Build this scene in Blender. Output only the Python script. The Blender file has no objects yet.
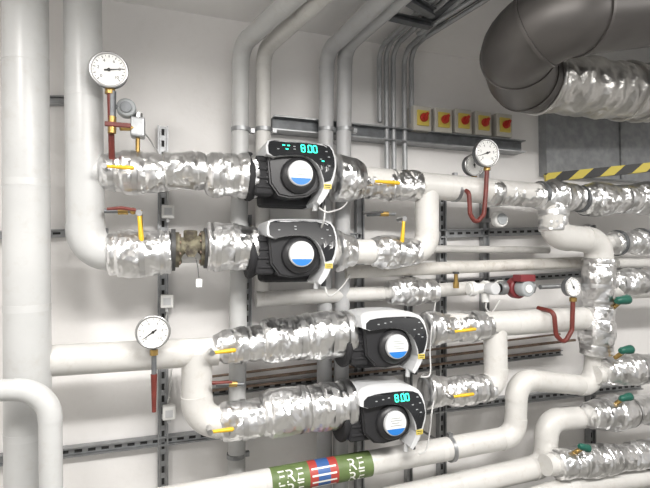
import bpy, bmesh, math, random
from mathutils import Vector, Matrix, Euler, noise
random.seed(4)
F=470.0
CAM=Vector((0,-2.2,1.5))
ROT=Euler((math.radians(91.7),0,math.radians(-19.0)),'XYZ').to_matrix()
def ray(px,py): return ROT@Vector(((px-325)/F,-(py-244)/F,-1))
def P(px,py,d):
    r=ray(px,py); t=(-d-CAM.y)/r.y; return CAM+r*t
def S(px,py,d):
    r=ray(px,py); return ((-d-CAM.y)/r.y)/F
def PZ(px,py,z):
    r=ray(px,py); t=(z-CAM.z)/r.z; return CAM+r*t
sc=bpy.context.scene
col=sc.collection
# ---------------------------------------------------------------- materials
M={}
def nt(name):
    m=bpy.data.materials.new(name); m.use_nodes=True
    n=m.node_tree; b=n.nodes['Principled BSDF']; M[name]=m
    return m,n,b
def mat(name,c,rough=.5,metal=0,var=.0,scale=8,bump=0,bscale=40,emit=0,spec=.5,c2=None,dist=.002,dirt=0):
    m,n,b=nt(name)
    b.inputs['Roughness'].default_value=rough; b.inputs['Metallic'].default_value=metal
    b.inputs['Base Color'].default_value=(*c,1); b.inputs['Specular IOR Level'].default_value=spec
    tc=n.nodes.new('ShaderNodeTexCoord')
    if var or c2:
        no=n.nodes.new('ShaderNodeTexNoise'); no.inputs['Scale'].default_value=scale; no.inputs['Detail'].default_value=6
        n.links.new(tc.outputs['Object'],no.inputs['Vector'])
        r=n.nodes.new('ShaderNodeValToRGB')
        r.color_ramp.elements[0].position=.35; r.color_ramp.elements[1].position=.68
        lo=c2 if c2 else tuple(x*(1-var) for x in c)
        r.color_ramp.elements[0].color=(*lo,1); r.color_ramp.elements[1].color=(*c,1)
        n.links.new(no.outputs['Fac'],r.inputs['Fac']); out=r.outputs['Color']
        if dirt:
            nd=n.nodes.new('ShaderNodeTexNoise'); nd.inputs['Scale'].default_value=22; nd.inputs['Detail'].default_value=8; nd.inputs['Roughness'].default_value=.7
            n.links.new(tc.outputs['Object'],nd.inputs['Vector'])
            rd_=n.nodes.new('ShaderNodeValToRGB'); rd_.color_ramp.elements[0].position=.52; rd_.color_ramp.elements[1].position=.72
            rd_.color_ramp.elements[0].color=(0,0,0,1); rd_.color_ramp.elements[1].color=(dirt,dirt,dirt,1)
            n.links.new(nd.outputs['Fac'],rd_.inputs['Fac'])
            mx=n.nodes.new('ShaderNodeMix'); mx.data_type='RGBA'; n.links.new(rd_.outputs['Color'],mx.inputs['Factor']); n.links.new(out,mx.inputs['A']); mx.inputs['B'].default_value=(.32,.27,.20,1); out=mx.outputs['Result']
        n.links.new(out,b.inputs['Base Color'])
    if bump:
        no2=n.nodes.new('ShaderNodeTexNoise'); no2.inputs['Scale'].default_value=bscale; no2.inputs['Detail'].default_value=4
        n.links.new(tc.outputs['Object'],no2.inputs['Vector'])
        bp=n.nodes.new('ShaderNodeBump'); bp.inputs['Strength'].default_value=bump; bp.inputs['Distance'].default_value=dist
        n.links.new(no2.outputs['Fac'],bp.inputs['Height']); n.links.new(bp.outputs['Normal'],b.inputs['Normal'])
    if emit:
        b.inputs['Emission Color'].default_value=(*c,1); b.inputs['Emission Strength'].default_value=emit
    return m
mat('plaster',(.88,.865,.85),.85,var=.07,scale=1.3,bump=.25,bscale=60,dirt=.05)
mat('ceiling_paint',(.88,.87,.86),.9,var=.06,scale=2,bump=.2)
mat('floor_concrete',(.22,.215,.20),.7,var=.25,scale=4,bump=.2)
mat('jacket',(.54,.545,.54),.34,var=.10,scale=5,bump=.05,bscale=15,dirt=.18)
mat('jacket_warm',(.64,.63,.605),.34,var=.11,scale=6,bump=.05,bscale=15,dirt=.28)
mat('jacket_grey',(.46,.465,.47),.38,var=.07,scale=4,dirt=.2)
mat('jacket_dirty',(.62,.60,.56),.45,var=.15,scale=14,bump=.1,dirt=.6)
mat('galv',(.42,.43,.44),.42,metal=.8,var=.3,scale=25)
mat('galv_paint',(.40,.41,.42),.4,metal=.3,var=.15,scale=25)
mat('galv_dark',(.20,.21,.22),.5,metal=.6,var=.3,scale=25)
mat('slot',(.02,.02,.02),.8)
mat('steel',(.55,.55,.55),.3,metal=1,var=.1,scale=20)
mat('black_foam',(.014,.014,.016),.75,bump=.4,bscale=400,dist=.0008)
mat('black_plastic',(.022,.022,.024),.38)
mat('display_glass',(.014,.015,.017),.2)
mat('shell_white',(.58,.59,.60),.32)
mat('white',(.80,.80,.78),.5)
mat('box_beige',(.52,.50,.45),.5)
mat('label_blue',(.02,.18,.55),.45)
mat('led_green',(.04,.90,.58),.4,emit=2.2)
mat('mark_grey',(.35,.37,.38),.5)
mat('yellow',(.74,.46,.02),.4)
mat('yellow_switch',(.62,.50,.10),.45)
mat('red',(.46,.03,.02),.4)
mat('red_pipe',(.17,.030,.022),.45,var=.3,scale=30)
mat('maroon',(.20,.03,.035),.4)
mat('green',(.01,.10,.07),.4)
mat('rust',(.33,.24,.18),.55,var=.4,scale=30,metal=.4)
mat('cast_iron',(.26,.24,.16),.7,c2=(.04,.03,.02),scale=24,bump=1,bscale=45,dist=.006)
mat('brass',(.45,.30,.10),.4,metal=.8,var=.3,scale=30)
mat('duct_dark',(.12,.112,.107),.4,metal=.5,var=.25,scale=4)
mat('duct_silver',(.66,.65,.63),.3,metal=.9,var=.3,scale=10,bump=.7,bscale=15,dist=.014)
mat('plenum',(.36,.37,.38),.6,metal=.2,c2=(.27,.28,.29),scale=22)
mat('ink',(.02,.02,.02),.5)
mat('pale_ink',(.75,.76,.70),.5)
mat('band_green',(.13,.19,.065),.55,var=.25,scale=20)
mat('band_red',(.38,.05,.04),.5)
mat('band_blue',(.04,.11,.30),.5)
mat('cable_grey',(.55,.55,.54),.5)
mat('cable_dark',(.05,.05,.05),.5)
# foil
m,n,b=nt('foil')
b.inputs['Metallic'].default_value=1; b.inputs['Roughness'].default_value=.28; b.inputs['Base Color'].default_value=(.84,.84,.84,1)
tc=n.nodes.new('ShaderNodeTexCoord')
no0=n.nodes.new('ShaderNodeTexNoise'); no0.inputs['Scale'].default_value=11; no0.inputs['Detail'].default_value=3
n.links.new(tc.outputs['Object'],no0.inputs['Vector'])
mxv=n.nodes.new('ShaderNodeVectorMath'); mxv.operation='MULTIPLY_ADD'; mxv.inputs[1].default_value=(.11,.11,.11)
n.links.new(no0.outputs['Color'],mxv.inputs[0]); n.links.new(tc.outputs['Object'],mxv.inputs[2])
v=n.nodes.new('ShaderNodeTexVoronoi'); v.feature='F1'; v.inputs['Scale'].default_value=18; n.links.new(mxv.outputs[0],v.inputs['Vector'])
bp=n.nodes.new('ShaderNodeBump'); bp.inputs['Strength'].default_value=.4; bp.inputs['Distance'].default_value=.008
n.links.new(v.outputs['Distance'],bp.inputs['Height']); prev=bp.outputs['Normal']
for scl,amt in ((23,.36),(52,.34)):
    vv=n.nodes.new('ShaderNodeTexVoronoi'); vv.feature='F1'; vv.inputs['Scale'].default_value=scl; n.links.new(mxv.outputs[0],vv.inputs['Vector'])
    s1=n.nodes.new('ShaderNodeVectorMath'); s1.operation='SUBTRACT'; s1.inputs[1].default_value=(.5,.5,.5); n.links.new(vv.outputs['Color'],s1.inputs[0])
    s2=n.nodes.new('ShaderNodeVectorMath'); s2.operation='MULTIPLY_ADD'; s2.inputs[1].default_value=(amt,amt,amt); n.links.new(s1.outputs[0],s2.inputs[0]); n.links.new(prev,s2.inputs[2]); prev=s2.outputs[0]
nn=n.nodes.new('ShaderNodeVectorMath'); nn.operation='NORMALIZE'; n.links.new(prev,nn.inputs[0]); n.links.new(nn.outputs[0],b.inputs['Normal'])
m,n,b=nt('foil_tape')
b.inputs['Metallic'].default_value=1; b.inputs['Roughness'].default_value=.33; b.inputs['Base Color'].default_value=(.70,.70,.70,1)
# hazard stripes
m,n,b=nt('hazard')
tc=n.nodes.new('ShaderNodeTexCoord'); sx=n.nodes.new('ShaderNodeSeparateXYZ'); n.links.new(tc.outputs['Object'],sx.inputs[0])
a1=n.nodes.new('ShaderNodeMath'); a1.operation='SUBTRACT'; n.links.new(sx.outputs['X'],a1.inputs[0]); n.links.new(sx.outputs['Z'],a1.inputs[1])
a2=n.nodes.new('ShaderNodeMath'); a2.operation='MULTIPLY'; a2.inputs[1].default_value=7.5; n.links.new(a1.outputs[0],a2.inputs[0])
a3=n.nodes.new('ShaderNodeMath'); a3.operation='FRACT'; n.links.new(a2.outputs[0],a3.inputs[0])
a4=n.nodes.new('ShaderNodeMath'); a4.operation='GREATER_THAN'; a4.inputs[1].default_value=.45; n.links.new(a3.outputs[0],a4.inputs[0])
mx=n.nodes.new('ShaderNodeMix'); mx.data_type='RGBA'; n.links.new(a4.outputs[0],mx.inputs['Factor'])
mx.inputs['A'].default_value=(.58,.47,.06,1); mx.inputs['B'].default_value=(.02,.02,.02,1)
n.links.new(mx.outputs['Result'],b.inputs['Base Color'])
# ---------------------------------------------------------------- builder
def ortho(t):
    t=t.normalized(); u=Vector((0,0,1)) if abs(t.z)<.9 else Vector((0,-1,0))
    a=t.cross(u).normalized(); return a,a.cross(t).normalized()
class MB:
    def __init__(s): s.v=[];s.f=[];s.m=[];s.mats=[];s.sm=[]
    def mi(s,m):
        if m not in s.mats: s.mats.append(m)
        return s.mats.index(m)
    def add(s,vs,fs,m,smooth=False):
        o=len(s.v); k=s.mi(m); s.v+= [Vector(x) for x in vs]
        for f in fs: s.f.append([i+o for i in f]); s.m.append(k); s.sm.append(smooth)
    def sweep(s,pts,rad,m,seg=28,cap=True,smooth=True,disp=None):
        pts=[Vector(p) for p in pts]; n=len(pts)
        if not hasattr(rad,'__len__'): rad=[rad]*n
        tg=[]
        for i in range(n):
            a=pts[max(i-1,0)]; c=pts[min(i+1,n-1)]; tg.append((c-a).normalized())
        a,_=ortho(tg[0]); vs=[];fs=[]
        for i in range(n):
            a=(a-tg[i]*a.dot(tg[i])).normalized(); bb=tg[i].cross(a)
            for k in range(seg):
                th=2*math.pi*k/seg; dr=a*math.cos(th)+bb*math.sin(th); p=pts[i]+dr*rad[i]
                if disp: p+=dr*disp(p,i/(n-1),th)
                vs.append(p)
        for i in range(n-1):
            for k in range(seg):
                k2=(k+1)%seg; fs.append([i*seg+k,i*seg+k2,(i+1)*seg+k2,(i+1)*seg+k])
        s.add(vs,fs,m,smooth)
        if cap:
            s.add(vs[:seg],[list(range(seg))[::-1]],m,False); s.add(vs[-seg:],[list(range(seg))],m,False)
    def cyl(s,a,b,r,m,seg=28,r2=None,bev=0):
        a=Vector(a);b=Vector(b); r2=r if r2 is None else r2
        if bev:
            t=(b-a).normalized()
            s.sweep([a,a+t*bev*.3,a+t*bev,b-t*bev,b-t*bev*.3,b],[r-bev,r-bev*.3,r,r2,r2-bev*.3,r2-bev],m,seg)
        else: s.sweep([a,b],[r,r2],m,seg)
    def box(s,c,sz,m,rot=None,bev=0):
        bm=bmesh.new(); bmesh.ops.create_cube(bm,size=1)
        for v in bm.verts: v.co=Vector((v.co.x*sz[0],v.co.y*sz[1],v.co.z*sz[2]))
        if bev: bmesh.ops.bevel(bm,geom=bm.edges[:],offset=bev,segments=3,affect='EDGES',profile=.6)
        vs=[]
        for v in bm.verts:
            p=v.co.copy()
            if rot: p=rot@p
            vs.append(p+Vector(c))
        bm.verts.index_update()
        s.add(vs,[[v.index for v in f.verts] for f in bm.faces],m); bm.free()
    def prism(s,poly,y0,y1,m,bev=0,o=(0,0,0),k=1):
        bm=bmesh.new(); 
        fr=[bm.verts.new((x*k,y0*k,z*k)) for x,z in poly]; bk=[bm.verts.new((x*k,y1*k,z*k)) for x,z in poly]
        n=len(poly); ff=bm.faces.new(fr); bm.faces.new(bk[::-1])
        for i in range(n): bm.faces.new([fr[i],bk[i],bk[(i+1)%n],fr[(i+1)%n]])
        bmesh.ops.recalc_face_normals(bm,faces=bm.faces[:])
        if bev:
            ed=[e for e in bm.edges if abs(e.verts[0].co.y-y0*k)<1e-6 and abs(e.verts[1].co.y-y0*k)<1e-6]
            bmesh.ops.bevel(bm,geom=ed,offset=bev*k,segments=3,affect='EDGES')
        bmesh.ops.triangulate(bm,faces=[f for f in bm.faces if len(f.verts)>4])
        bm.verts.index_update()
        s.add([v.co+Vector(o) for v in bm.verts],[[v.index for v in f.verts] for f in bm.faces],m); bm.free()
    def strip(s,top,bot,y0,y1,m,o,k,rows=8):
        n=len(top); vs=[]; fs=[]
        for y in (y0,y1):
            for j in range(rows+1):
                f=j/rows
                for i in range(n):
                    x=top[i][0]*(1-f)+bot[i][0]*f; z=top[i][1]*(1-f)+bot[i][1]*f
                    vs.append(Vector((x*k,y*k,z*k))+Vector(o))
        W=n; H=rows+1; off=W*H
        for j in range(rows):
            for i in range(n-1):
                a=j*W+i; fs.append([a,a+W,a+W+1,a+1]); fs.append([a+off,a+1+off,a+W+1+off,a+W+off])
        for i in range(n-1):
            fs.append([i,i+1,i+1+off,i+off]); a=rows*W+i; fs.append([a,a+off,a+1+off,a+1])
        for j in range(rows):
            a=j*W; fs.append([a,a+off,a+W+off,a+W]); a=j*W+n-1; fs.append([a,a+W,a+W+off,a+off])
        s.add(vs,fs,m)
    def sphere(s,c,r,m,sz=(1,1,1)):
        bm=bmesh.new(); bmesh.ops.create_uvsphere(bm,u_segments=20,v_segments=12,radius=r); bm.verts.index_update()
        s.add([Vector((v.co.x*sz[0],v.co.y*sz[1],v.co.z*sz[2]))+Vector(c) for v in bm.verts],[[v.index for v in f.verts] for f in bm.faces],m,True); bm.free()
    def warp(s,fn): s.v=[fn(v) for v in s.v]; return s
    def done(s,name,parent=None,origin=None):
        me=bpy.data.meshes.new(name)
        if origin is None:
            lo=Vector([min(v[i] for v in s.v) for i in range(3)]); hi=Vector([max(v[i] for v in s.v) for i in range(3)]); origin=(lo+hi)/2
        me.from_pydata([tuple(v-origin) for v in s.v],[],s.f)
        for x in s.mats: me.materials.append(M[x])
        me.polygons.foreach_set('material_index',s.m); me.polygons.foreach_set('use_smooth',s.sm); me.update()
        o=bpy.data.objects.new(name,me); col.objects.link(o)
        if parent:
            o.parent=parent; o.location=origin-wloc(parent)
        else: o.location=origin
        return o
def wloc(o):
    l=Vector(o.location)
    while o.parent: o=o.parent; l+=Vector(o.location)
    return l
def empty(name,loc):
    o=bpy.data.objects.new(name,None); o.empty_display_size=.05; col.objects.link(o); o.location=loc; return o
def tag(o,label,cat,group=None):
    o['label']=label; o['category']=cat
    if group: o['group']=group
    return o
def fillet(pts,R,n=10):
    pts=[Vector(p) for p in pts]; out=[pts[0]]; arcs=[]
    for i in range(1,len(pts)-1):
        p0,p1,p2=pts[i-1],pts[i],pts[i+1]
        d1=(p0-p1);d2=(p2-p1); th=d1.angle(d2); half=th/2
        if th>math.pi-.03: out.append(p1); continue
        tl=R/math.tan(half)
        tl=min(tl,d1.length*(.98 if i==1 else .49),d2.length*(.98 if i==len(pts)-2 else .49))
        t1=p1+d1.normalized()*tl; t2=p1+d2.normalized()*tl
        c=p1+((t1+t2)/2-p1).normalized()*(tl/math.cos(half))
        v1=t1-c;v2=t2-c; ph=math.pi-th; arc=[]
        for k in range(n+1):
            f=k/n; arc.append(c+(v1*math.sin((1-f)*ph)+v2*math.sin(f*ph))/math.sin(ph))
        out+=arc; arcs.append(arc)
    out.append(pts[-1]); return out,arcs
def pipe(px,d,w,m='jacket',R=None,name='insulated_pipe',label='grey-white plastic-jacketed insulated pipe',cat='pipe',seg=32,covers=True,seams=True,wref=None,group='insulated pipes'):
    P3=[]
    for q in px:
        if isinstance(q,Vector): P3.append(q)
        else: P3.append(P(q[0],q[1],q[2] if len(q)>2 else d))
    if wref is None:
        q=[q for q in px if not isinstance(q,Vector)]; q=q[len(q)//2]; wref=(q[0],q[1],q[2] if len(q)>2 else d)
    r=w/2*S(*wref)
    if R is None: R=r*1.7
    path,arcs=fillet(P3,R)
    mb=MB(); mb.sweep(path,r,m,seg); o=mb.done(name); tag(o,label,cat,group)
    if covers:
        for a in arcs:
            mb=MB(); t0=(a[0]-a[1]).normalized(); t1=(a[-1]-a[-2]).normalized()
            ext=r*.35
            mb.sweep([a[0]+t0*ext]+a+[a[-1]+t1*ext],r*1.035,m,seg); mb.done('elbow_cover',o)
    if seams:
        for i in range(len(P3)-1):
            L=(P3[i+1]-P3[i]).length; t=(P3[i+1]-P3[i]).normalized(); n=int(L/.40)
            for k in range(1,n):
                c=P3[i]+t*(L*k/n); 
                mb=MB(); mb.cyl(c-t*.012,c+t*.012,r*1.014,m,seg); mb.done('jacket_seam',o)
    return o,r
def foil(a,b,d,prof,seed=0,name='foil_wrap',parent=None,amp=1.0,dB=None):
    A=P(*a,d); B=P(*b,dB or d)
    s=(S(*a,d)+S(*b,dB or d))/2
    L=(B-A).length; n=max(12,int(L/.005)); off=Vector((seed*3.1,seed*1.7,seed*2.3))
    ns=max(1,round(L/.11)); seams=[(j+.5+.25*math.sin(seed*7+j*3))/ns for j in range(ns)]
    lvl=[.0025*math.sin(seed*5+j*2.3) for j in range(ns+1)]
    pts=[];rad=[]
    for i in range(n+1):
        t=i/n; pts.append(A.lerp(B,t))
        for j in range(len(prof)-1):
            if prof[j][0]<=t<=prof[j+1][0]:
                f=(t-prof[j][0])/(prof[j+1][0]-prof[j][0]+1e-9); f=f*f*(3-2*f); w=prof[j][1]*(1-f)+prof[j+1][1]*f; break
        r=w/2*s
        r+=lvl[sum(1 for q in seams if q<t)]
        for q in seams: r-=.004*math.exp(-((t-q)*L/.005)**2)
        rad.append(r)
    base=list(rad)
    rad[0]*=.80; rad[-1]*=.80; rad[1]*=.97; rad[-2]*=.97
    def dp(p,t,th):
        q=p+off; q=q+noise.noise_vector(q*7)*.035
        e=noise.voronoi(q*11)[0]; e2=noise.voronoi(q*28)[0]
        return amp*(e[0]*-.010+ e2[0]*-.006+noise.noise(q*9)*.005+.007)
    mb=MB(); mb.sweep(pts,rad,'foil',72,disp=dp,smooth=True)
    if L>.12:
        for f0 in ((.16,) if seed%2 else (.80,))+((.5,) if L>.2 else ()):
            i0=int(n*f0); i1=min(n-2,i0+4)
            mb.sweep(pts[i0:i1+1],[base[i]+.002 for i in range(i0,i1+1)],'foil_tape',72,cap=False,disp=lambda p,t,th:max(-.004,dp(p,t,th)*.6))
    return mb.done(name,parent)
FN='foil-wrapped pipe fittings'
def fwrap(a,b,d,prof,seed,label='crumpled aluminium foil insulation wrapped around a pipe fitting',**k):
    if not isinstance(prof,list): prof=[(0,prof),(.5,prof*1.03),(1,prof)]
    o=foil(a,b,d,prof,seed,'foil_pipe_wrap',**k); return tag(o,label,'foil wrap',FN)
def lever(parent,a,b,d,w,m='yellow',name='valve_lever'):
    A=P(*a,d);B=P(*b,d); s=S(*a,d); r=w/2*s; mb=MB()
    t=(B-A).normalized()
    pts=[A,A+t*r*.5,A.lerp(B,.3),A.lerp(B,.7),B-t*r*.6,B]; mb.sweep(pts,[r*.5,r*.8,r*.8,r,r,r*.5],m,12)
    if m=='green': q=A.lerp(B,.45); mb.cyl(q,q+Vector((0,.06,-.05)),.011,'brass',12)
    else: mb.cyl(A+Vector((0,-.008,0)),A+Vector((0,.05,0)),r*1.3,'steel',12)
    o=mb.done(name,parent); o['label']={'yellow':'yellow plastic-sleeved lever','green':'stubby dark green grip'}.get(m,'lever'); return o
def strut(a,b,w,d=.02,slots=True,m='galv',name='slotted_strut',label='galvanised slotted mounting strut fixed to the wall'):
    A=P(*a,d) if not isinstance(a,Vector) else a;B=P(*b,d) if not isinstance(b,Vector) else b
    s=(S(*a,d)+S(*b,d))/2 if not isinstance(a,Vector) else .0045; W=w*s; t=(B-A); L=t.length; t.normalize()
    yv=Vector((0,1,0)); yv=(yv-t*yv.dot(t)).normalized(); sv=t.cross(yv).normalized(); rot=Matrix((t,yv,sv)).transposed()
    mb=MB(); c=(A+B)/2
    mb.box(c+yv*.006,(L,.028,W*.62),m,rot)
    mb.box(c+sv*W*.42-yv*.004,(L,.036,W*.16),m,rot); mb.box(c-sv*W*.42-yv*.004,(L,.036,W*.16),m,rot)
    if slots:
        k=int(L/.05)
        for i in range(k):
            q=A+t*(L*(i+.5)/k)-yv*.0088; mb.box(q,(.028,.002,W*.28),'slot',rot)
    o=mb.done(name); return tag(o,label,'mounting rail','wall mounting struts')
def text(txt,size,m,loc,parent,name='lettering',rot=None,xf=None,align='CENTER'):
    cu=bpy.data.curves.new('t','FONT'); cu.body=txt; cu.size=size; cu.align_x=align; cu.align_y='CENTER'
    to=bpy.data.objects.new('t',cu); col.objects.link(to)
    bpy.context.view_layer.update()
    dg=bpy.context.evaluated_depsgraph_get(); me=bpy.data.meshes.new_from_object(to.evaluated_get(dg))
    vs=[v.co.copy() for v in me.vertices]; fs=[list(p.vertices) for p in me.polygons]
    bpy.data.objects.remove(to); bpy.data.meshes.remove(me)
    if xf: vs=[xf(v) for v in vs]
    else: vs=[Vector((v.x,0,v.y))+Vector(loc) for v in vs]
    mb=MB(); mb.add(vs,fs,m); return mb.done(name,parent)
# ---------------------------------------------------------------- room
ZC=P(300,31,0).z
def slab(name,lo,hi,m):
    mb=MB(); lo=Vector(lo);hi=Vector(hi); mb.box((lo+hi)/2,hi-lo,m); o=mb.done(name); o['kind']='structure'; o['label']={'plaster':'white painted plaster wall','ceiling_paint':'light grey painted ceiling','floor_concrete':'grey concrete floor'}[m]; return o
slab('wall_north',(-1.8,0,0),(5,.15,ZC),'plaster')
slab('wall_west',(-1.95,-5,0),(-1.8,.15,ZC),'plaster')
slab('wall_east',(5,-5,0),(5.15,.15,ZC),'plaster')
slab('ceiling',(-1.95,-5,ZC),(5.15,.15,ZC+.15),'ceiling_paint')
slab('floor',(-1.95,-5,-.15),(5.15,.15,0),'floor_concrete')
# ---------------------------------------------------------------- plenum & big duct
a=P(546,112,.06); bz=P(541,174,.06).z
mb=MB(); mb.box(((a.x+4.4)/2,-.03,(bz+ZC-.02)/2),(4.4-a.x,.06,ZC-.02-bz),'plenum')
o=mb.done('ventilation_plenum'); tag(o,'mottled grey galvanised sheet-metal air plenum against the wall','air duct')
for k in range(1,3):
    mb=MB(); x=a.x+.03+k*.55; mb.box((x,-.065,(bz+ZC-.02)/2),(.02,.012,ZC-.03-bz),'galv'); mb.done('stiffening_rib',o)
A=[P(800,-6,.95),P(514,20,.92),P(522,80,.50),P(650,97,.42)]
e=empty('ventilation_duct',P(520,70,.8)); tag(e,'large round dark ventilation duct with U-bend into silver flexible section','air duct')
pth,arcs=fillet(A,.24,12); rd=.142
pth=pth[:-1]
mb=MB(); mb.sweep(pth,[rd]*len(pth),'duct_dark',56); mb.done('duct_bend',e)['label']='smooth near-black duct bend'
for i in (1,7,13,20):
    if i<len(pth)-1:
        mb=MB(); t=(pth[i+1]-pth[i-1]).normalized(); mb.cyl(pth[i]-t*.006,pth[i]+t*.006,rd+.005,'duct_dark',56); mb.done('duct_seam',e)
A0=pth[-1]-(pth[-1]-pth[-2]).normalized()*.03;A1=P(720,102,.40); n=160
pts=[A0.lerp(A1,i/n) for i in range(n+1)]
mb=MB(); mb.sweep(pts,[.136+.003*math.cos(i/n*math.pi*2*13+math.sin(i*.13)) for i in range(n+1)],'duct_silver',72,disp=lambda p,t,th:.014*noise.noise(p*9)+.008*noise.noise(p*24)); mb.done('flexible_duct',e)['label']='crinkled silver flexible duct section'
for px in (546,618,634):
    f=(px-540)/180; c=A0.lerp(A1,max(.03,f)); t=(A1-A0).normalized(); mb=MB(); mb.cyl(c-t*.012,c+t*.012,.150,'duct_silver',48,bev=.006); mb.done('duct_collar',e)
# hazard beam
A=P(545,178,.14);B=P(662,166,.40); s=S(600,170,.3); t=(B-A).normalized(); L=(B-A).length; nv=Vector((-t.y,t.x,0)).normalized(); sv=t.cross(nv)
mb=MB(); rot=Matrix((t,nv,sv)).transposed(); mb.box((A+B)/2,(L,.03,9*s),'hazard',rot); o=mb.done('hazard_beam'); tag(o,'beam with yellow and black diagonal warning stripes','warning beam')
# ---------------------------------------------------------------- struts
strut((163,127),(163,510),10); strut((-30,236),(108,232),8); strut((-30,463),(345,418),9)
strut((44,101),(70,101),8,slots=False); strut((247,215),(247,335),8)
strut((359,195),(359,500),8,slots=False); strut((441,195),(441,500),8); strut((484,160),(484,320),7,slots=False)
strut((408,265),(408,500),6,slots=False); strut((430,234),(546,231),8); strut((345,418),(640,385),8); strut((432,284),(640,270),6)
strut((590,225),(590,500),8); strut((205,235),(360,236),6,slots=False); strut((205,393),(560,352),6,label='slotted wall rail behind copper-brown pipes')
# cable channel
A=P(272,127,.045);B=P(520,146,.045); s=S(400,135,.05)
mb=MB(); L=B.x-A.x; cz=(A.z+B.z)/2
mb.box(((A.x+B.x)/2,-.03,cz),(L,.05,12*s),'galv_dark'); mb.box(((A.x+B.x)/2,-.045,cz+6*s),(L,.09,.006),'galv'); mb.box(((A.x+B.x)/2,-.045,cz-6*s),(L,.09,.006),'galv')
o=mb.done('cable_channel'); tag(o,'long grey metal cable channel beneath yellow rotary switches','cable channel')
for i,(a,b,dd,w_) in enumerate([((208,384),(575,340),.08,2.6),((208,377),(560,334),.05,2.0),((208,391),(560,350),.10,2.2)]):
    pipe([a,b],dd,w_,'rust',name='thin_pipe',label='thin copper-brown pipe along the wall',seg=12,covers=False,seams=False,group='thin rusty pipes')
# ---------------------------------------------------------------- vertical pipes behind
def up(px,py,d,dx,dy,k=2.2):
    z=P(px,py,d).z; return PZ(px+dx*k,py+dy*k,z)
pipe([up(241,46,.12,50,-46),(241,46),(240,150),(236,520)],.12,17,wref=(241,100,.12),R=.07)
pipe([up(264,50,.12,52,-48),(264,50),(262,298)],.12,15,'jacket_warm',wref=(264,120,.12),R=.06)
pipe([(256,299),(392,293),(472,288)],.14,15,'jacket_warm',wref=(330,297,.14),R=.06)
pipe([up(327,52,.12,52,-50),(327,52),(325,200),(324,520)],.12,15,'jacket_grey',wref=(327,120,.12),R=.07)
pipe([up(345,48,.12,55,-50),(345,48),(343,200),(340,520)],.14,15,'jacket_grey',wref=(345,120,.14),R=.07)
for i,(x,y,yb) in enumerate([(379,48,122),(386,46,170),(393,48,170),(404,52,170),(411,50,124)]):
    pipe([up(x,y,.06,50,-46,3),(x,y),(x+1,yb)],.06,5,'galv_paint',name='conduit',label='thin light grey electrical conduit bent off the ceiling',cat='conduit',seg=14,covers=False,seams=False,wref=(x,100,.06),R=.08,group='electrical conduits')
zt=ZC-.05
for (p0,p1,w) in [((404,-2),(432,14),8),((362,10),(430,26),6)]:
    a=PZ(*p0,zt-.03); b=PZ(*p1,zt-.03); strut(a,b,w,m='galv_dark',slots=False,label='dark metal ceiling support rail holding conduits')
a=PZ(425,26,zt); b=PZ(560,-60,zt)
t=(b-a); L=t.length; t.normalize(); sv=Vector((0,0,1)); nv=t.cross(sv).normalized(); rot=Matrix((t,nv,sv)).transposed()
mb=MB(); c=(a+b)/2; mb.box(c,(L,.09,.006),'galv_dark',rot); mb.box(c+nv*.045+sv*.014,(L,.004,.034),'galv_dark',rot); mb.box(c-nv*.045+sv*.014,(L,.004,.034),'galv_dark',rot)
tag(mb.done('cable_tray'),'dark grey metal cable tray hung under the ceiling','cable tray')
for dx in (0,9):
    pipe([PZ(418+dx,34+dx*.3,zt-.02),PZ(520+dx*1.5,-30,zt-.02)],.1,4.5,'galv_paint',name='conduit',label='thin light grey electrical conduit under the ceiling',cat='conduit',seg=14,covers=False,seams=False,wref=(420,30,.3),group='electrical conduits')
# ---------------------------------------------------------------- big pipes
SP='steel pipe between foil-wrapped fittings'
pipe([(25,-60),(29,560)],.34,42,'jacket')
pipe([(82,-60),(86,253),(112,253)],.30,35,'jacket',wref=(84,120,.30),R=.12)
pipe([(82,173),(104,172)],.30,30,'jacket')
pipe([(-30,391),(50,389),(52,560)],.50,21,'jacket',R=.10,wref=(50,400,.5))
pipe([(100,172),(262,176)],.30,24,'steel',name='steel_pipe',label=SP,seams=False)
pipe([(334,178),(545,196)],.30,24,'jacket_warm')
pipe([(107,253),(262,250)],.30,22,'steel',name='steel_pipe',label=SP,seams=False)
pipe([(330,252),(427,251),(427,188)],.30,24,'jacket_warm',wref=(400,250,.3),R=.075)
pipe([(10,363),(218,351)],.30,28,'jacket_warm')
pipe([(197,352),(197,424),(222,422)],.30,30,'jacket_warm',R=.10)
pipe([(210,350),(362,334)],.30,22,'steel',name='steel_pipe',label=SP,seams=False)
pipe([(210,422),(362,402)],.30,22,'steel',name='steel_pipe',label=SP,seams=False)
pipe([(425,328),(592,318)],.30,23,'jacket_warm')
pipe([(495,325),(496,387),(430,393)],.30,23,'jacket_warm',R=.075)
pipe([(345,272),(590,262)],.18,11,'jacket_dirty',seams=False)
pipe([(616,263),(700,262)],.25,9,'jacket_warm'); pipe([(605,290),(700,288)],.30,17,'jacket_warm',seams=False)
pipe([(430,249),(548,250)],.08,7,'jacket_warm',seams=False)
pH,rH=pipe([(597,345),(593,386),(517,379),(515,436),(150,504),(60,521)],.30,23,'jacket_warm',wref=(400,458,.3),R=.08)
pipe([(360,507),(545,465),(547,421),(610,414)],.26,22,'jacket_warm',wref=(545,450,.26),R=.075)
pipe([(553,205),(553,236),(599,241),(599,275)],.32,26,'jacket_warm',wref=(560,235,.32),R=.085)
pipe([(548,199),(700,201)],.30,20,'jacket_warm',seams=False)
pipe([(600,243),(700,241)],.26,14,'jacket_warm',seams=False)
pipe([(595,375),(700,369)],.34,16,'jacket_warm',seams=False); pipe([(590,416),(700,408)],.30,18,'jacket_warm',seams=False)
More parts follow.
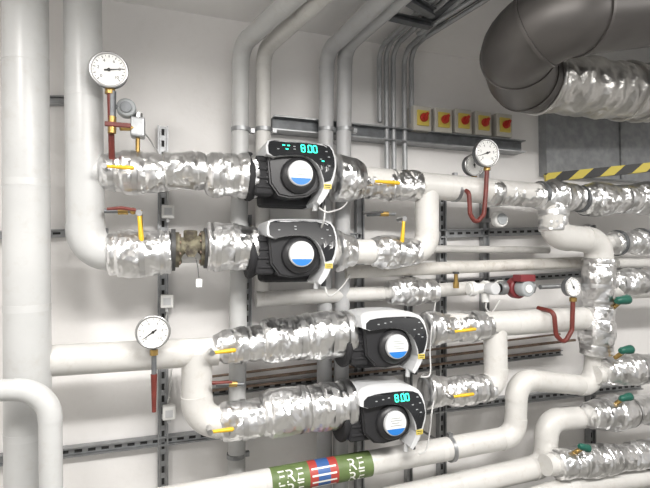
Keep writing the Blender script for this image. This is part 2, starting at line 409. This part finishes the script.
pipe([(545,465),(700,452)],.34,18,'jacket_warm',seams=False)
pipe([(470,520),(570,487),(700,470)],.36,20,'jacket_warm',seams=False)
# ---------------------------------------------------------------- foil valves
def valve(a,b,d,prof,seed,lv=None,label='ball valve wrapped in crumpled aluminium foil with yellow lever',col_='yellow',extra=None,amp=1.0):
    e=empty('foil_wrapped_valve',(P(*a,d)+P(*b,d))/2); tag(e,label,'valve','foil-wrapped valves')
    if not isinstance(prof,list): prof=[(0,prof*.9),(.5,prof),(1,prof*.9)]
    foil(a,b,d,prof,seed,'foil_cover',e,amp)
    if lv: lever(e,lv[0],lv[1],lv[2],lv[3],col_)
    return e
valve((98,172),(166,173),.30,[(0,34),(.1,38),(.45,44),(.8,42),(1,38)],1,((104,166),(134,168),.43,4.5))
fwrap((163,171),(207,171),.30,[(0,41),(.2,38),(.7,40),(1,36)],2)
fwrap((204,175),(257,176),.30,[(0,36),(.15,43),(1,46)],3)
fwrap((333,178),(362,181),.30,[(0,46),(.6,45),(1,36)],4)
valve((358,184),(419,186),.30,[(0,30),(.3,27),(.6,32),(1,30)],5,((372,181),(400,183),.39,4))
valve((107,254),(172,252),.30,[(0,44),(.4,47),(1,45)],6,((139,213),(142,246),.37,5),label='foil-wrapped valve with upright yellow lever')
fwrap((206,247),(257,247),.30,[(0,50),(.4,48),(1,44)],7)
fwrap((335,251),(354,251),.30,[(0,42),(1,34)],8)
valve((371,252),(418,252),.30,[(0,27),(.3,33),(1,29)],9,((404,219),(402,243),.35,4),label='foil-wrapped valve with upright yellow lever')
fwrap((388,292),(436,291),.20,[(0,25),(.3,28),(1,25)],10)
valve((212,348),(268,343),.30,[(0,28),(.3,36),(.7,36),(1,38)],11,((212,353),(236,350),.41,4.5))
fwrap((261,341),(306,337),.30,[(0,42),(.2,46),(1,43)],12)
fwrap((302,337),(352,333),.30,[(0,42),(.15,47),(.8,47),(1,44)],32)
fwrap((424,329),(453,328),.30,[(0,34),(1,30)],13)
valve((448,328),(493,325),.30,[(0,26),(.5,31),(1,26)],14,((452,332),(476,329),.39,3.5))
valve((212,424),(268,416),.30,[(0,30),(.3,38),(.7,38),(1,40)],15,((210,432),(234,429),.41,4.5))
fwrap((261,414),(308,408),.30,[(0,44),(.2,48),(1,46)],16)
fwrap((304,409),(352,403),.30,[(0,42),(.15,46),(1,46)],36)
fwrap((424,391),(452,391),.30,[(0,34),(1,28)],17)
valve((446,391),(491,388),.30,[(0,28),(.5,31),(1,26)],18,((451,397),(474,394),.39,3.5))
fwrap((486,193),(541,195),.30,[(0,27),(.4,24),(1,27)],19)
fwrap((538,197),(580,198),.31,[(0,26),(.35,36),(.7,30),(1,24)],20)
fwrap((553,188),(554,232),.32,[(0,28),(1,27)],21)
fwrap((582,200),(655,198),.32,[(0,30),(.2,35),(.4,28),(1,36)],22)
fwrap((612,243),(665,241),.28,[(0,22),(.5,26),(1,22)],23)
fwrap((599,258),(598,310),.32,[(0,29),(.3,31),(1,28)],24)
fwrap((598,306),(596,356),.32,[(0,30),(.4,33),(1,30)],44)
GL='foil-wrapped valve with stubby green grip'
valve((606,284),(665,281),.30,[(0,20),(.4,28),(1,22)],25,((616,301),(630,299),.42,10),GL,'green')
valve((603,372),(665,367),.36,[(0,24),(.4,32),(1,26)],26,((620,351),(633,349),.46,9),GL,'green')
valve((588,415),(665,408),.32,[(0,26),(.3,34),(.6,28),(1,34)],27,((620,399),(632,396),.42,8),GL,'green')
valve((556,465),(665,452),.36,[(0,26),(.3,32),(.6,26),(1,30)],28,((579,446),(590,449),.44,8),GL,'green')
for (px,py,d,w) in [(581,199,.31,27),(587,200,.31,32),(540,195,.31,28),(617,243,.28,26),(640,241,.28,26)]:
    c=P(px,py,d); r=w/2*S(px,py,d); mb=MB(); mb.cyl(c-Vector((.008,0,0)),c+Vector((.008,0,0)),r,'galv_dark',28); tag(mb.done('pipe_flange'),'dark steel flange ring on a pipe','flange','pipe flanges')
# exposed cast valve in row 2
c0=P(172,250,.30);c1=P(208,248,.30); s=S(190,250,.3)
e=empty('check_valve',(c0+c1)/2); tag(e,'exposed mottled green-brown cast valve recessed between foil sleeves','valve')
mb=MB(); L=c1-c0; pts=[c0+L*(i/24) for i in range(25)]
mb.sweep(pts,[s*(13.2+1.8*math.cos(i/24*math.pi*2)) for i in range(25)],'cast_iron',48,disp=lambda p,t,th:.005*noise.noise(p*40))
q=(c0+c1)/2; mb.cyl(q+Vector((.0,-.03,-.01)),q+Vector((.0,-.078,-.01)),.024,'cast_iron',6); mb.cyl(q,q+Vector((0,-.01,.072)),.026,'cast_iron',20,bev=.004); mb.done('body',e)
for t,r in ((.03,20.8),(.94,20.5)):
    q=c0+L*t; mb=MB(); mb.cyl(q-Vector((.008,0,0)),q+Vector((.008,0,0)),r*s,'cable_dark',32)
    mb.done('flange',e)
for t in (.14,.84):
    q=c0+L*t; mb=MB(); mb.cyl(q-Vector((.007,0,0)),q+Vector((.007,0,0)),17.5*s,'cast_iron',32)
    for k in range(8):
        th=k*math.pi/4+.3; uu=Vector((0,math.cos(th),math.sin(th)))*14.5*s; mb.cyl(q+uu-Vector((.013,0,0)),q+uu+Vector((.013,0,0)),.007,'rust',6)
    mb.done('bolted_flange',e)
mb=MB(); mb.sweep([P(196,258,.385),P(198,268,.40),P(199,278,.41)],.0018,'cable_dark',6); q=P(199,283,.41); mb.box(q,(.022,.002,.03),'white'); mb.done('tag',e)['label']='small white hanging tag on a string'
# ---------------------------------------------------------------- pumps
u=S(300,173,.45)
def lean(L,T=33,K=2.8):
    def f(v):
        z=(v.z-L.z)/u; y=(v.y-L.y)/u
        if z>8 and y<26:
            k=(z-8)*.35+max(0,z-T)*K
            v=Vector((v.x,v.y+k*u*(1-max(0,y)/26),v.z))
        return v
    return f
LT=(30,2.3)
def build_pump(loc,low=False):
    e=empty('circulation_pump',loc); L=Vector(loc)
    def V(x,y,z): return L+Vector((x,y,z))*u
    W=lean(L,*LT) if low else lean(L)
    sx=-3 if low else 0
    # flared foam shell against the pipe
    mb=MB(); xs=[-49,-47,-44,-40,-35,-28,-24]; rs=[24.5,26,25.5,22.5,20.5,21,20.5]
    mb.sweep([V(x+sx,40,0) for x in xs],[r*u for r in rs],'black_foam',40)
    mb.box(V(-33+sx,36,-1),Vector((20,38,40))*u,'black_foam',bev=4*u)
    mb.box(V(-4,52,-3),Vector((58,28,54))*u,'black_foam',bev=6*u)
    for z in (-13,-4,5,14): mb.box(V(-34+sx,16.4,z),Vector((14,1.6,2.2))*u,'black_foam',bev=.6*u)
    mb.done('insulation_shell',e)['label']='flared black foam insulation shell around the pump volute'
    mb=MB(); mb.cyl(V(26,40,3),V(40,40,3),18*u,'galv_dark',28); mb.cyl(V(30,40,3),V(33,40,3),21*u,'galv_dark',28); mb.done('pipe_flange',e)
    mb=MB(); mb.cyl(V(0,4,-1),V(0,46,-1),18.5*u,'black_plastic',40,bev=5*u)
    mb.prism([(-32+sx,20),(-27,26 if low else 28),(-10,26 if low else 29),(10,26 if low else 29),(22,20),(25,0),(22,-14),(10,-22),(-8,-24),(-20,-22),(-29+sx,-10)],11,50,'black_plastic',bev=2,o=L,k=u)
    for k in range(6): mb.box(V(-31+sx,30,-8+k*5),Vector((1.6,30,1.6))*u,'black_plastic')
    mb.done('motor_housing',e)['label']='black ribbed motor housing'
    mb=MB(); mb.cyl(V(0,0,0),V(0,5,0),13*u,'shell_white',40,bev=1*u); mb.done('motor_cap',e)
    mb=MB(); N=40; R=11.7
    mb.add([V(R*math.cos(2*math.pi*k/N),-.25,R*math.sin(2*math.pi*k/N)) for k in range(N)],[list(range(N))],'white')
    a0=math.radians(205);a1=math.radians(335); arc=[V(R*math.cos(a0+(a1-a0)*k/20),-.4,R*math.sin(a0+(a1-a0)*k/20)) for k in range(21)]
    mb.add(arc,[list(range(21))],'label_blue')
    for i,(z,w) in enumerate(((6,11),(3.6,14),(1,9),(-1.6,14))): mb.box(V(-.5+(i%2),-.45,z),Vector((w,.2,.8))*u,'mark_grey')
    mb.done('motor_label',e)['label']='round white rating label with blue lower segment'
    if not low:
        top=[(-34,18),(-34,27),(-32,32.5),(-27,35.2),(-16,36),(-4,36.4),(8,36.7),(20,36.8),(29,36.4),(34,34),(37,28),(38.6,19),(38,8),(36,-2),(32.5,-12),(28,-21),(24,-27),(20,-31)]
        bot=[(-26,15),(-24,15.8),(-22,16.3),(-18,17),(-12,18),(-6,18.5),(0,18.5),(6,18),(11,16),(15,13),(18,9),(20.5,5),(22,0),(23.8,-6),(24.5,-12),(22.5,-18),(19.5,-23),(17,-28)]
        dt=[(-32,19),(-32,27),(-30.5,31.5),(-25,33.5),(-14,34),(-3,34.3),(9,34.5),(20,34.4),(28,33.8),(33,31),(35.6,26.5),(37,18),(36.2,9),(34.2,0),(31.7,-6)]
        db=[(-27,15.5),(-24,16),(-21,16.8),(-16,17.5),(-10,18.3),(-4,18.8),(2,18.6),(8,17.5),(13,15),(17,11.5),(19.5,8),(21.5,4),(23,0),(24.3,-4),(25,-8)]
    else:
        top=[(-39,21),(-39,28),(-37,32.5),(-31,35),(-21,36.2),(-8,36.6),(6,36.4),(18,35.6),(27,34),(32.5,30.5),(35.5,25.5),(37,18),(37,8),(35.5,-2),(32,-12),(28,-20),(24,-26),(20.5,-30)]
        bot=[(-31,18),(-29,18.2),(-26,18.5),(-21,18.8),(-14,19.4),(-7,19.5),(0,19),(6,18),(11,16),(15,13),(18,9),(20.5,5),(22,0),(23.8,-6),(24.8,-12),(22.8,-18),(19.8,-23),(17.5,-27)]
        dt=[(-35,20),(-34,25.5),(-29,29),(-20,30.2),(-10,30.6),(0,30.7),(9,30.7),(18,30.5),(25.5,29.7),(30.8,27.3),(34,22),(35.8,15),(35.6,8),(33.8,0),(31,-8)]
        db=[(-30,18.4),(-26,18.8),(-22,19),(-17,19.3),(-11,19.6),(-5,19.6),(1,19.2),(7,18),(12,15.6),(16,12),(19,8),(21.3,4),(23,0),(24.5,-4),(25.3,-9)]
    mb=MB(); mb.strip(top,bot,1,58,'shell_white',L,u,12); mb.warp(W); mb.done('control_housing',e)['label']='silver-grey wedge-shaped electronics housing'
    mb=MB(); mb.strip(dt,db,.2,2.5,'display_glass',L,u,8)
    ic=[(-5,26),(29,24),(31,18),(22,17),(30,9),(26,12),(-12,25),(-20,24)] if low else [(-5,28),(-5,25),(29,25),(31,19),(22,16),(30,9),(-22,24)]
    for x,z in ic: mb.box(V(x,0,z),Vector((2.2,.6,.8))*u,'mark_grey')
    mb.warp(W); mb.done('display_panel',e)['label']='dark control panel with small indicator marks'
    mb=MB(); mb.box(V(28.5,.5,-12),Vector((8,.8,5))*u,'yellow_switch'); mb.box(V(28.5,0,-11),Vector((6.4,.2,.7))*u,'ink'); mb.box(V(28.5,0,-13),Vector((5.4,.2,.6))*u,'ink'); mb.done('warning_label',e)['label']='small yellow printed label'
    mb=MB(); mb.cyl(V(26,10,-23),V(26,10,-33),2.6*u,'black_plastic',12); mb.done('cable_gland',e)
    mb=MB(); mb.cyl(V(20,14,-26),V(19,14,-36),2.6*u,'shell_white',12); mb.done('cable_gland',e)
    return e
def digits(e,low=False,txt='8.00',marks=False):
    L=Vector(e.location); mb=MB()
    segs={'8':'abcdefg','0':'abcdef'}
    k_=1.2; x=4; zc=25 if low else 26.6; h_=.95*k_ if low else 1.08*k_
    for ch in txt:
        if ch=='.': mb.box(L+Vector((x-.4,-.15,zc-2.8*h_))*u,Vector((1.1,.4,1.1))*u,'led_green'); x+=2; continue
        for sname in segs[ch]:
            cx,cz,w,h={'a':(0,2.9,2.6,.8),'g':(0,0,2.6,.8),'d':(0,-2.9,2.6,.8),'f':(-1.5,1.45,.8,2.6),'b':(1.5,1.45,.8,2.6),'e':(-1.5,-1.45,.8,2.6),'c':(1.5,-1.45,.8,2.6)}[sname]
            mb.box(L+Vector((x+cx*k_,-.15,zc+cz*h_))*u,Vector((w*k_,.4,h*h_))*u,'led_green')
        x+=5.4
    W=lean(L,*LT) if low else lean(L)
    mb.warp(W); mb.done('display_digits',e)['label']='green lit digits 8.00'
    if marks:
        for (mx_,mz) in ((-16,28.5),(-11,28.5),(24,14),(-13,24.5)):
            mb=MB(); mb.box(L+Vector((mx_,-.15,mz))*u,Vector((2.6,.4,1.1))*u,'led_green'); mb.warp(W); mb.done('indicator_light',e)
def clone(src,loc):
    q=src.copy(); col.objects.link(q); q.location=loc
    for c in list(src.children):
        cc=c.copy(); cc.parent=q; cc.location=c.location; col.objects.link(cc)
    return q
GP='circulation pumps'
p1=build_pump(P(301,173,.45)); p2=clone(p1,P(302,254,.45)); p3=build_pump(P(398,347,.45),True); p4=clone(p3,P(396,424,.45))
digits(p1,marks=True); digits(p4,True)
tag(p1,'black and light grey circulation pump with lit green display','pump',GP)
tag(p2,'black and light grey circulation pump with unlit display','pump',GP); tag(p3,'black and light grey circulation pump with unlit display','pump',GP)
tag(p4,'black and grey circulation pump with green digits above labelled pipe','pump',GP)
# ---------------------------------------------------------------- gauges
def gauge(px,py,d,rp,label,stem,stem_m='red_pipe',ang=60,nums=True,stem_w=5,bezel='galv_dark',tilt=0):
    c=P(px,py,d); s=S(px,py,d); r=rp*s; e=empty('pressure_gauge',c); tag(e,label,'gauge','dial gauges')
    mb=MB(); N=40
    mb.cyl(c+Vector((0,.03,0)),c,r*.96,bezel,N,bev=.004); mb.done('case',e)
    mb=MB(); ring=[c+Vector((math.cos(2*math.pi*k/N),0,math.sin(2*math.pi*k/N)))*r*.95+Vector((0,-.002,0)) for k in range(N+1)]
    mb.sweep(ring,r*.075,'steel' if bezel!='black_plastic' else bezel,10,cap=False); mb.done('bezel',e)
    mb=MB(); mb.cyl(c+Vector((0,-.0005,0)),c+Vector((0,-.002,0)),r*.9,'white',N); mb.done('dial',e)
    mb=MB()
    for k in range(21):
        th=math.radians(225-k*13.5); L=.13 if k%2==0 else .07
        mb.box(c+Vector((math.cos(th),0,math.sin(th)))*r*(.82-L/2)+Vector((0,-.0026,0)),(r*L,.0006,r*(.035 if k%2==0 else .02)),'ink',Matrix.Rotation(-th,3,'Y'))
    mb.done('scale_marks',e)
    if nums:
        for k in range(0,6):
            th=math.radians(225-k*54); q=c+Vector((math.cos(th),0,math.sin(th)))*r*.55+Vector((0,-.0026,0))
            text(str(k*2),r*.24,'ink',q,e,'numeral')
    th=math.radians(ang); dv=Vector((math.cos(th),0,math.sin(th))); nv=Vector((-math.sin(th),0,math.cos(th)))
    mb=MB(); y=Vector((0,-.004,0)); mb.add([c+y-dv*r*.25+nv*r*.05,c+y-dv*r*.25-nv*r*.05,c+y+dv*r*.72-nv*r*.015,c+y+dv*r*.72+nv*r*.015],[[0,1,2,3]],'ink')
    mb.cyl(c+Vector((0,-.002,0)),c+Vector((0,-.006,0)),r*.09,'ink',14); mb.done('needle',e)
    pts=[P(q[0],q[1],q[2] if len(q)>2 else d-.02) for q in stem]; pth,_=fillet(pts,.03,6)
    mb=MB(); mb.sweep(pth,stem_w/2*s,stem_m,14); 
    c0=pts[0]; mb.cyl(c0+Vector((0,0,-.002)),c0+Vector((0,0,-.022)),stem_w*.8*s,'brass',6); mb.done('stem',e)
    return e
g=gauge(109,70,.42,18,'white dial pressure gauge on a dark red stem',[(110,88),(111,120),(112,168,.34)],ang=10,stem_w=6,bezel='galv_dark')
mb=MB(); s=S(112,125,.4); c=P(112,125,.40); mb.cyl(c+Vector((0,0,.03)),c-Vector((0,0,.03)),.014,'brass',6); mb.box(c+Vector((.02,-.01,.0)),(.085,.012,.016),'red_pipe',bev=.003); mb.cyl(c+Vector((0,0,.03)),c+Vector((0,0,.12)),.0125,'galv_dark',10); mb.done('stem_cock',g)['label']='brass cock with red handle'
g=gauge(153,332,.42,16.5,'white dial pressure gauge with red-brown sleeve hanging below',[(154,349),(154,372),(154,392)],ang=215,stem_w=5,stem_m='galv_dark',bezel='steel')
mb=MB(); mb.cyl(P(154,374,.40),P(154,412,.40),.0115,'red_pipe',14,r2=.007); mb.done('drain_handle',g)['label']='red-brown plastic handle'
gauge(487,153,.40,14,'white dial pressure gauge on a bent red siphon',[(487,166),(486,190),(484,214),(476,224),(470,214),(469,192),(459,188,.30)],ang=200,stem_w=4.5)
gauge(474,165,.30,11,'grey-rimmed gauge behind another gauge',[(474,176),(474,190)],ang=100,stem_w=4,nums=False)
gauge(573,287,.42,10,'small white dial gauge on a bent red siphon',[(573,297),(572,330),(564,344),(556,335),(554,312),(538,308,.30)],ang=120,stem_w=4.5,nums=False)
e=empty('air_vent',P(126,107,.36)); tag(e,'small round grey vent and metal sensor box on a bracket','vent')
c=P(126,107,.36); mb=MB(); mb.cyl(c+Vector((0,.04,0)),c,.034,'mark_grey',28,bev=.006); mb.cyl(c,c-Vector((0,.006,0)),.020,'galv_dark',20); mb.done('dial',e)
c=P(138,128,.33); mb=MB(); mb.box(c,(.05,.05,.075),'galv',bev=.008); mb.cyl(c+Vector((0,0,.03)),c+Vector((0,0,.055)),.016,'steel',16); mb.cyl(c-Vector((0,0,.03)),c-Vector((0,0,.09)),.008,'brass',12); mb.done('sensor_box',e)
mb=MB(); mb.cyl(P(113,107,.36),P(126,107,.34),.008,'galv_dark',10); mb.done('connector',e)
mb=MB(); mb.cyl(P(120,128,.36),P(138,128,.34),.010,'brass',10); mb.done('connector',e)
e=empty('drain_valve',P(122,210,.34)); tag(e,'small brass drain valve with dark and red hand lever','valve')
mb=MB(); mb.sweep([P(104,211,.34),P(140,211,.34)],.008,'galv_dark',12); mb.cyl(P(118,211,.34),P(128,211,.34),.015,'brass',6); mb.sphere(P(133,211,.34),.013,'brass'); mb.cyl(P(140,210,.34),P(141,232,.34),.008,'brass',12); mb.done('body',e)
mb=MB(); mb.sweep([P(107,209,.38),P(121,208,.38),P(136,210,.38)],[.005,.007,.006],'red_pipe',10); mb.done('lever',e)
for (x,y) in ((232,384),(383,214)):
    e=empty('drain_valve',P(x,y,.34)); tag(e,'small brass drain valve with short hand lever','valve')
    mb=MB(); mb.sweep([P(x-16,y+1,.34),P(x+12,y,.34)],.007,'galv_dark',12); mb.cyl(P(x-3,y,.34),P(x+5,y,.34),.012,'brass',6); mb.done('body',e)
    mb=MB(); mb.sweep([P(x-20,y-1,.37),P(x,y-2,.37)],[.007,.005],'red_pipe' if x<300 else 'cable_dark',10); mb.done('lever',e)
# ---------------------------------------------------------------- switches
for i,(x,y) in enumerate([(423,118),(444,120),(464,121),(484,123),(505,125)]):
    c=P(x,y,.10); s=S(x,y,.1); h=25*s; w=.105
    if i==0:
        e=empty('rotary_switch',c); mb=MB(); mb.box(c+Vector((0,.045,0)),(w,.085,h),'box_beige',bev=.006); mb.done('box',e)
        mb=MB(); mb.box(c,(w*.66,.012,h*.62),'yellow_switch',bev=.004); mb.done('faceplate',e)
        mb=MB(); mb.cyl(c-Vector((0,.004,0)),c-Vector((0,.02,0)),.022,'red',24,bev=.003); mb.box(c-Vector((0,.027,0)),(.014,.018,.046),'red',Matrix.Rotation(.5,3,'Y'),bev=.003); mb.done('knob',e)
        base=e
    else:
        e=clone(base,c)
    tag(e,'yellow isolator switch with red rotary knob on grey channel','switch','isolator switches')
for (x,y) in [(168,212),(167,301),(169,412)]:
    c=P(x,y,.07); mb=MB(); mb.box(c,(.052,.05,.055),'white',bev=.006); mb.box(c+Vector((0,-.027,.0)),(.03,.004,.03),'shell_white'); mb.cyl(c-Vector((0,0,.02)),c-Vector((0,0,.045)),.007,'shell_white',10)
    tag(mb.done('sensor_box'),'small white plastic sensor box on slotted strut','sensor','sensor boxes')
e=empty('contact_thermometer',P(502,219,.20)); tag(e,'round grey-green dial thermometer on a wall bracket','gauge')
c=P(502,219,.2); mb=MB(); mb.cyl(c+Vector((0,.04,0)),c,.042,'white',28,bev=.006); mb.done('case',e); mb=MB(); mb.cyl(c-Vector((0,.0,0)),c-Vector((0,.006,0)),.030,'mark_grey',24,bev=.002); mb.done('dial',e)
mb=MB(); mb.box(c+Vector((0,.11,0)),(.03,.17,.02),'galv'); mb.done('bracket',e)
e=empty('mixing_valve',P(487,288,.2)); tag(e,'white plastic mixing valve with union nuts','valve')
mb=MB(); a=P(468,289,.2);b=P(506,287,.2); mb.cyl(a,b,.026,'white',20); 
for t in (.1,.45,.85): q=a.lerp(b,t); mb.cyl(q-Vector((.014,0,0)),q+Vector((.014,0,0)),.038,'white',8)
mb.cyl(a.lerp(b,.45),a.lerp(b,.45)+Vector((0,0,-.07)),.020,'white',14); mb.done('body',e)
mb=MB(); q=a.lerp(b,.45); mb.cyl(q-Vector((0,.02,0)),q-Vector((0,.08,0)),.030,'shell_white',16,bev=.005); mb.done('actuator',e)
c=P(520,288,.26); e=empty('small_circulator',c); tag(e,'small dark red circulator pump with grey motor','pump')
mb=MB(); mb.cyl(c+Vector((0,.05,0)),c,.055,'maroon',28,bev=.01); mb.cyl(c+Vector((-.10,.03,0)),c+Vector((.10,.03,0)),.022,'maroon',16); mb.cyl(c+Vector((-.10,.03,0)),c+Vector((-.07,.03,0)),.036,'galv',8); mb.cyl(c+Vector((.07,.03,0)),c+Vector((.10,.03,0)),.036,'galv',8); mb.done('body',e)
mb=MB(); mb.cyl(c,c-Vector((0,.06,0)),.04,'mark_grey',28,bev=.006); mb.cyl(c-Vector((0,.06,0)),c-Vector((0,.065,0)),.02,'white',20); mb.done('motor',e)
mb=MB(); mb.box(c+Vector((.0,-.03,.052)),(.09,.06,.035),'maroon',bev=.005); mb.done('terminal_box',e)
mb=MB(); mb.sweep([P(540,287,.24),P(585,285,.24)],.012,'galv',12); tag(mb.done('steel_pipe'),'short thin steel pipe from the red circulator','pipe')
for (x,y) in ((456,282),(602,251)):
    c=P(x,y,.22); mb=MB(); mb.cyl(c,c+Vector((0,0,.04)),.010,'brass',8); mb.cyl(c+Vector((0,0,.04)),c+Vector((0,0,.05)),.016,'cable_dark',12); mb.cyl(c-Vector((0,0,.03)),c,.016,'brass',6)
    tag(mb.done('air_bleed_valve'),'small brass bleed valve with black knob on a pipe','valve','bleed valves')
# ---------------------------------------------------------------- cables
def cable(pts,w=.0035,m='cable_grey',lb='thin grey electrical cable hanging in a loop'):
    p=[P(*q) for q in pts]; out=[]
    for i in range(len(p)-1):
        a=p[max(i-1,0)];b=p[i];c=p[i+1];d=p[min(i+2,len(p)-1)]
        for k in range(8):
            t=k/8; out.append(.5*((2*b)+(c-a)*t+(2*a-5*b+4*c-d)*t*t+(3*b-a-3*c+d)*t**3))
    out.append(p[-1]); mb=MB(); mb.sweep(out,w,m,8); tag(mb.done('cable'),lb,'cable','pump cables')
cable([(325,206,.42),(324,220,.45),(320,235,.38),(328,248,.3),(345,258,.1),(352,262,.05)])
cable([(319,208,.42),(330,212,.44),(348,200,.3),(350,160,.1),(330,140,.06)])
cable([(325,287,.42),(330,296,.42),(345,283,.3),(356,262,.05)])
cable([(421,377,.42),(430,374,.4),(430,350,.36),(432,325,.36),(436,300,.2),(440,280,.06)])
cable([(419,454,.42),(426,450,.40),(430,430,.4),(433,405,.40),(440,380,.1),(441,365,.05)])
cable([(488,296,.22),(486,308,.2),(492,312,.2),(500,300,.24)],.004,'white')
cable([(168,205,.06),(166,170,.03),(150,140,.1),(142,132,.3)],.003)
cable([(168,404,.06),(172,360,.04),(165,330,.04),(168,308,.06)],.003)
# ---------------------------------------------------------------- colour bands on bottom pipe
A=P(515,436,.30);B=P(150,504,.30); ax=(B-A).normalized()
def onpipe(px):
    lo,hi=0,(B-A).length
    for _ in range(40):
        mid=(lo+hi)/2; q=A+ax*mid; c=ROT.transposed()@(q-CAM); x=325+F*c.x/(-c.z)
        if x>px: lo=mid
        else: hi=mid
    return A+ax*lo
e=empty('pipe_marking_label',onpipe(322)); tag(e,'dull green, red and blue pipe identification tape with white letters','label')
for x0,x1,m_ in [(270,307,'band_green'),(307,315,'band_red'),(315,327,'band_blue'),(327,335,'band_red'),(335,369,'band_green')]:
    mb=MB(); mb.cyl(onpipe(x0),onpipe(x1),rH*1.03,m_,40); mb.done('colour_band',e)
tt=-ax; up_=Vector((0,0,1)); up_=(up_-tt*up_.dot(tt)).normalized(); fw=tt.cross(up_)
if fw.y>0: fw=-fw
def wrap(px,ang,size,txt,rot=False):
    c=onpipe(px); r=rH*1.045
    def xf(v):
        al,ci=(-v.y,v.x) if rot else (v.x,v.y)
        th=ang+ci/r
        return c+tt*al+(fw*math.cos(th)+up_*math.sin(th))*r
    text(txt,size,'pale_ink',None,e,'lettering',xf=xf)
wrap(288,.55,.072,'FRE'); wrap(288,-.45,.072,'FRE'); wrap(352,.55,.070,'RE'); wrap(352,-.45,.070,'RE')
for an in (.75,.25,-.25,-.75):
    c_=onpipe(321); r_=rH*1.045; wd=(onpipe(333)-onpipe(309)).length/2
    vs=[]
    for s_ in (-1,1):
        for k in (-1,1):
            th=an+k*.07; vs.append(c_+tt*wd*s_+(fw*math.cos(th)+up_*math.sin(th))*r_)
    mb=MB(); mb.add(vs,[[0,1,3,2]],'pale_ink'); mb.done('flow_mark',e)
# ---------------------------------------------------------------- pipe clamps
for (px,py,d,w,v) in [(241,130,.12,19,1),(264,130,.12,17,1),(327,130,.12,17,1),(345,130,.14,17,1),(455,189,.30,25,0),(450,449,.30,24,0),(236,455,.12,18,1)]:
    c=P(px,py,d); r=w/2*S(px,py,d); ax_=Vector((0,0,1)) if v else Vector((1,0,0)); mb=MB(); mb.cyl(c-ax_*.009,c+ax_*.009,r*1.03,'galv',32)
    mb.cyl(c+Vector((0,r,0)),Vector((c.x,0,c.z)),.006,'steel',10); mb.box(c+(Vector((r+.008,0,0)) if v else Vector((0,0,r+.008))),(.02,.02,.02),'galv')
    tag(mb.done('pipe_clamp'),'galvanised pipe clamp ring on a threaded rod','clamp','pipe clamps')
# ---------------------------------------------------------------- lights
def area(loc,rot,sx,sy,e,c=(1,.975,.945)):
    l=bpy.data.lights.new('ceiling_and_fill_light','AREA'); l.shape='RECTANGLE'; l.size=sx; l.size_y=sy; l.energy=e; l.color=c
    o=bpy.data.objects.new('ceiling_and_fill_light',l); o.location=loc; o.rotation_euler=rot; col.objects.link(o)
area((.6,-1.9,ZC-.22),(0,0,0),1.3,.2,74)
area((.6,-1.9,ZC-.20),(math.pi,0,0),1.3,.2,20)  # added upward fill that brightens the ceiling, not a fixture of the room
area((-.7,-1.6,ZC-.12),(0,0,0),.25,1.0,27)
area((2.6,-2.0,ZC-.12),(0,0,0),1.2,.25,44)
w=bpy.data.worlds.new('w'); sc.world=w; w.use_nodes=True; w.node_tree.nodes['Background'].inputs[0].default_value=(.95,.94,.93,1); w.node_tree.nodes['Background'].inputs[1].default_value=.62
sc.view_settings.view_transform='Standard'
cam=bpy.data.cameras.new('camera'); cam.sensor_width=36; cam.lens=36*F/650; cam.clip_start=.02
co=bpy.data.objects.new('camera',cam); co.location=CAM; co.rotation_euler=ROT.to_euler(); col.objects.link(co); sc.camera=co
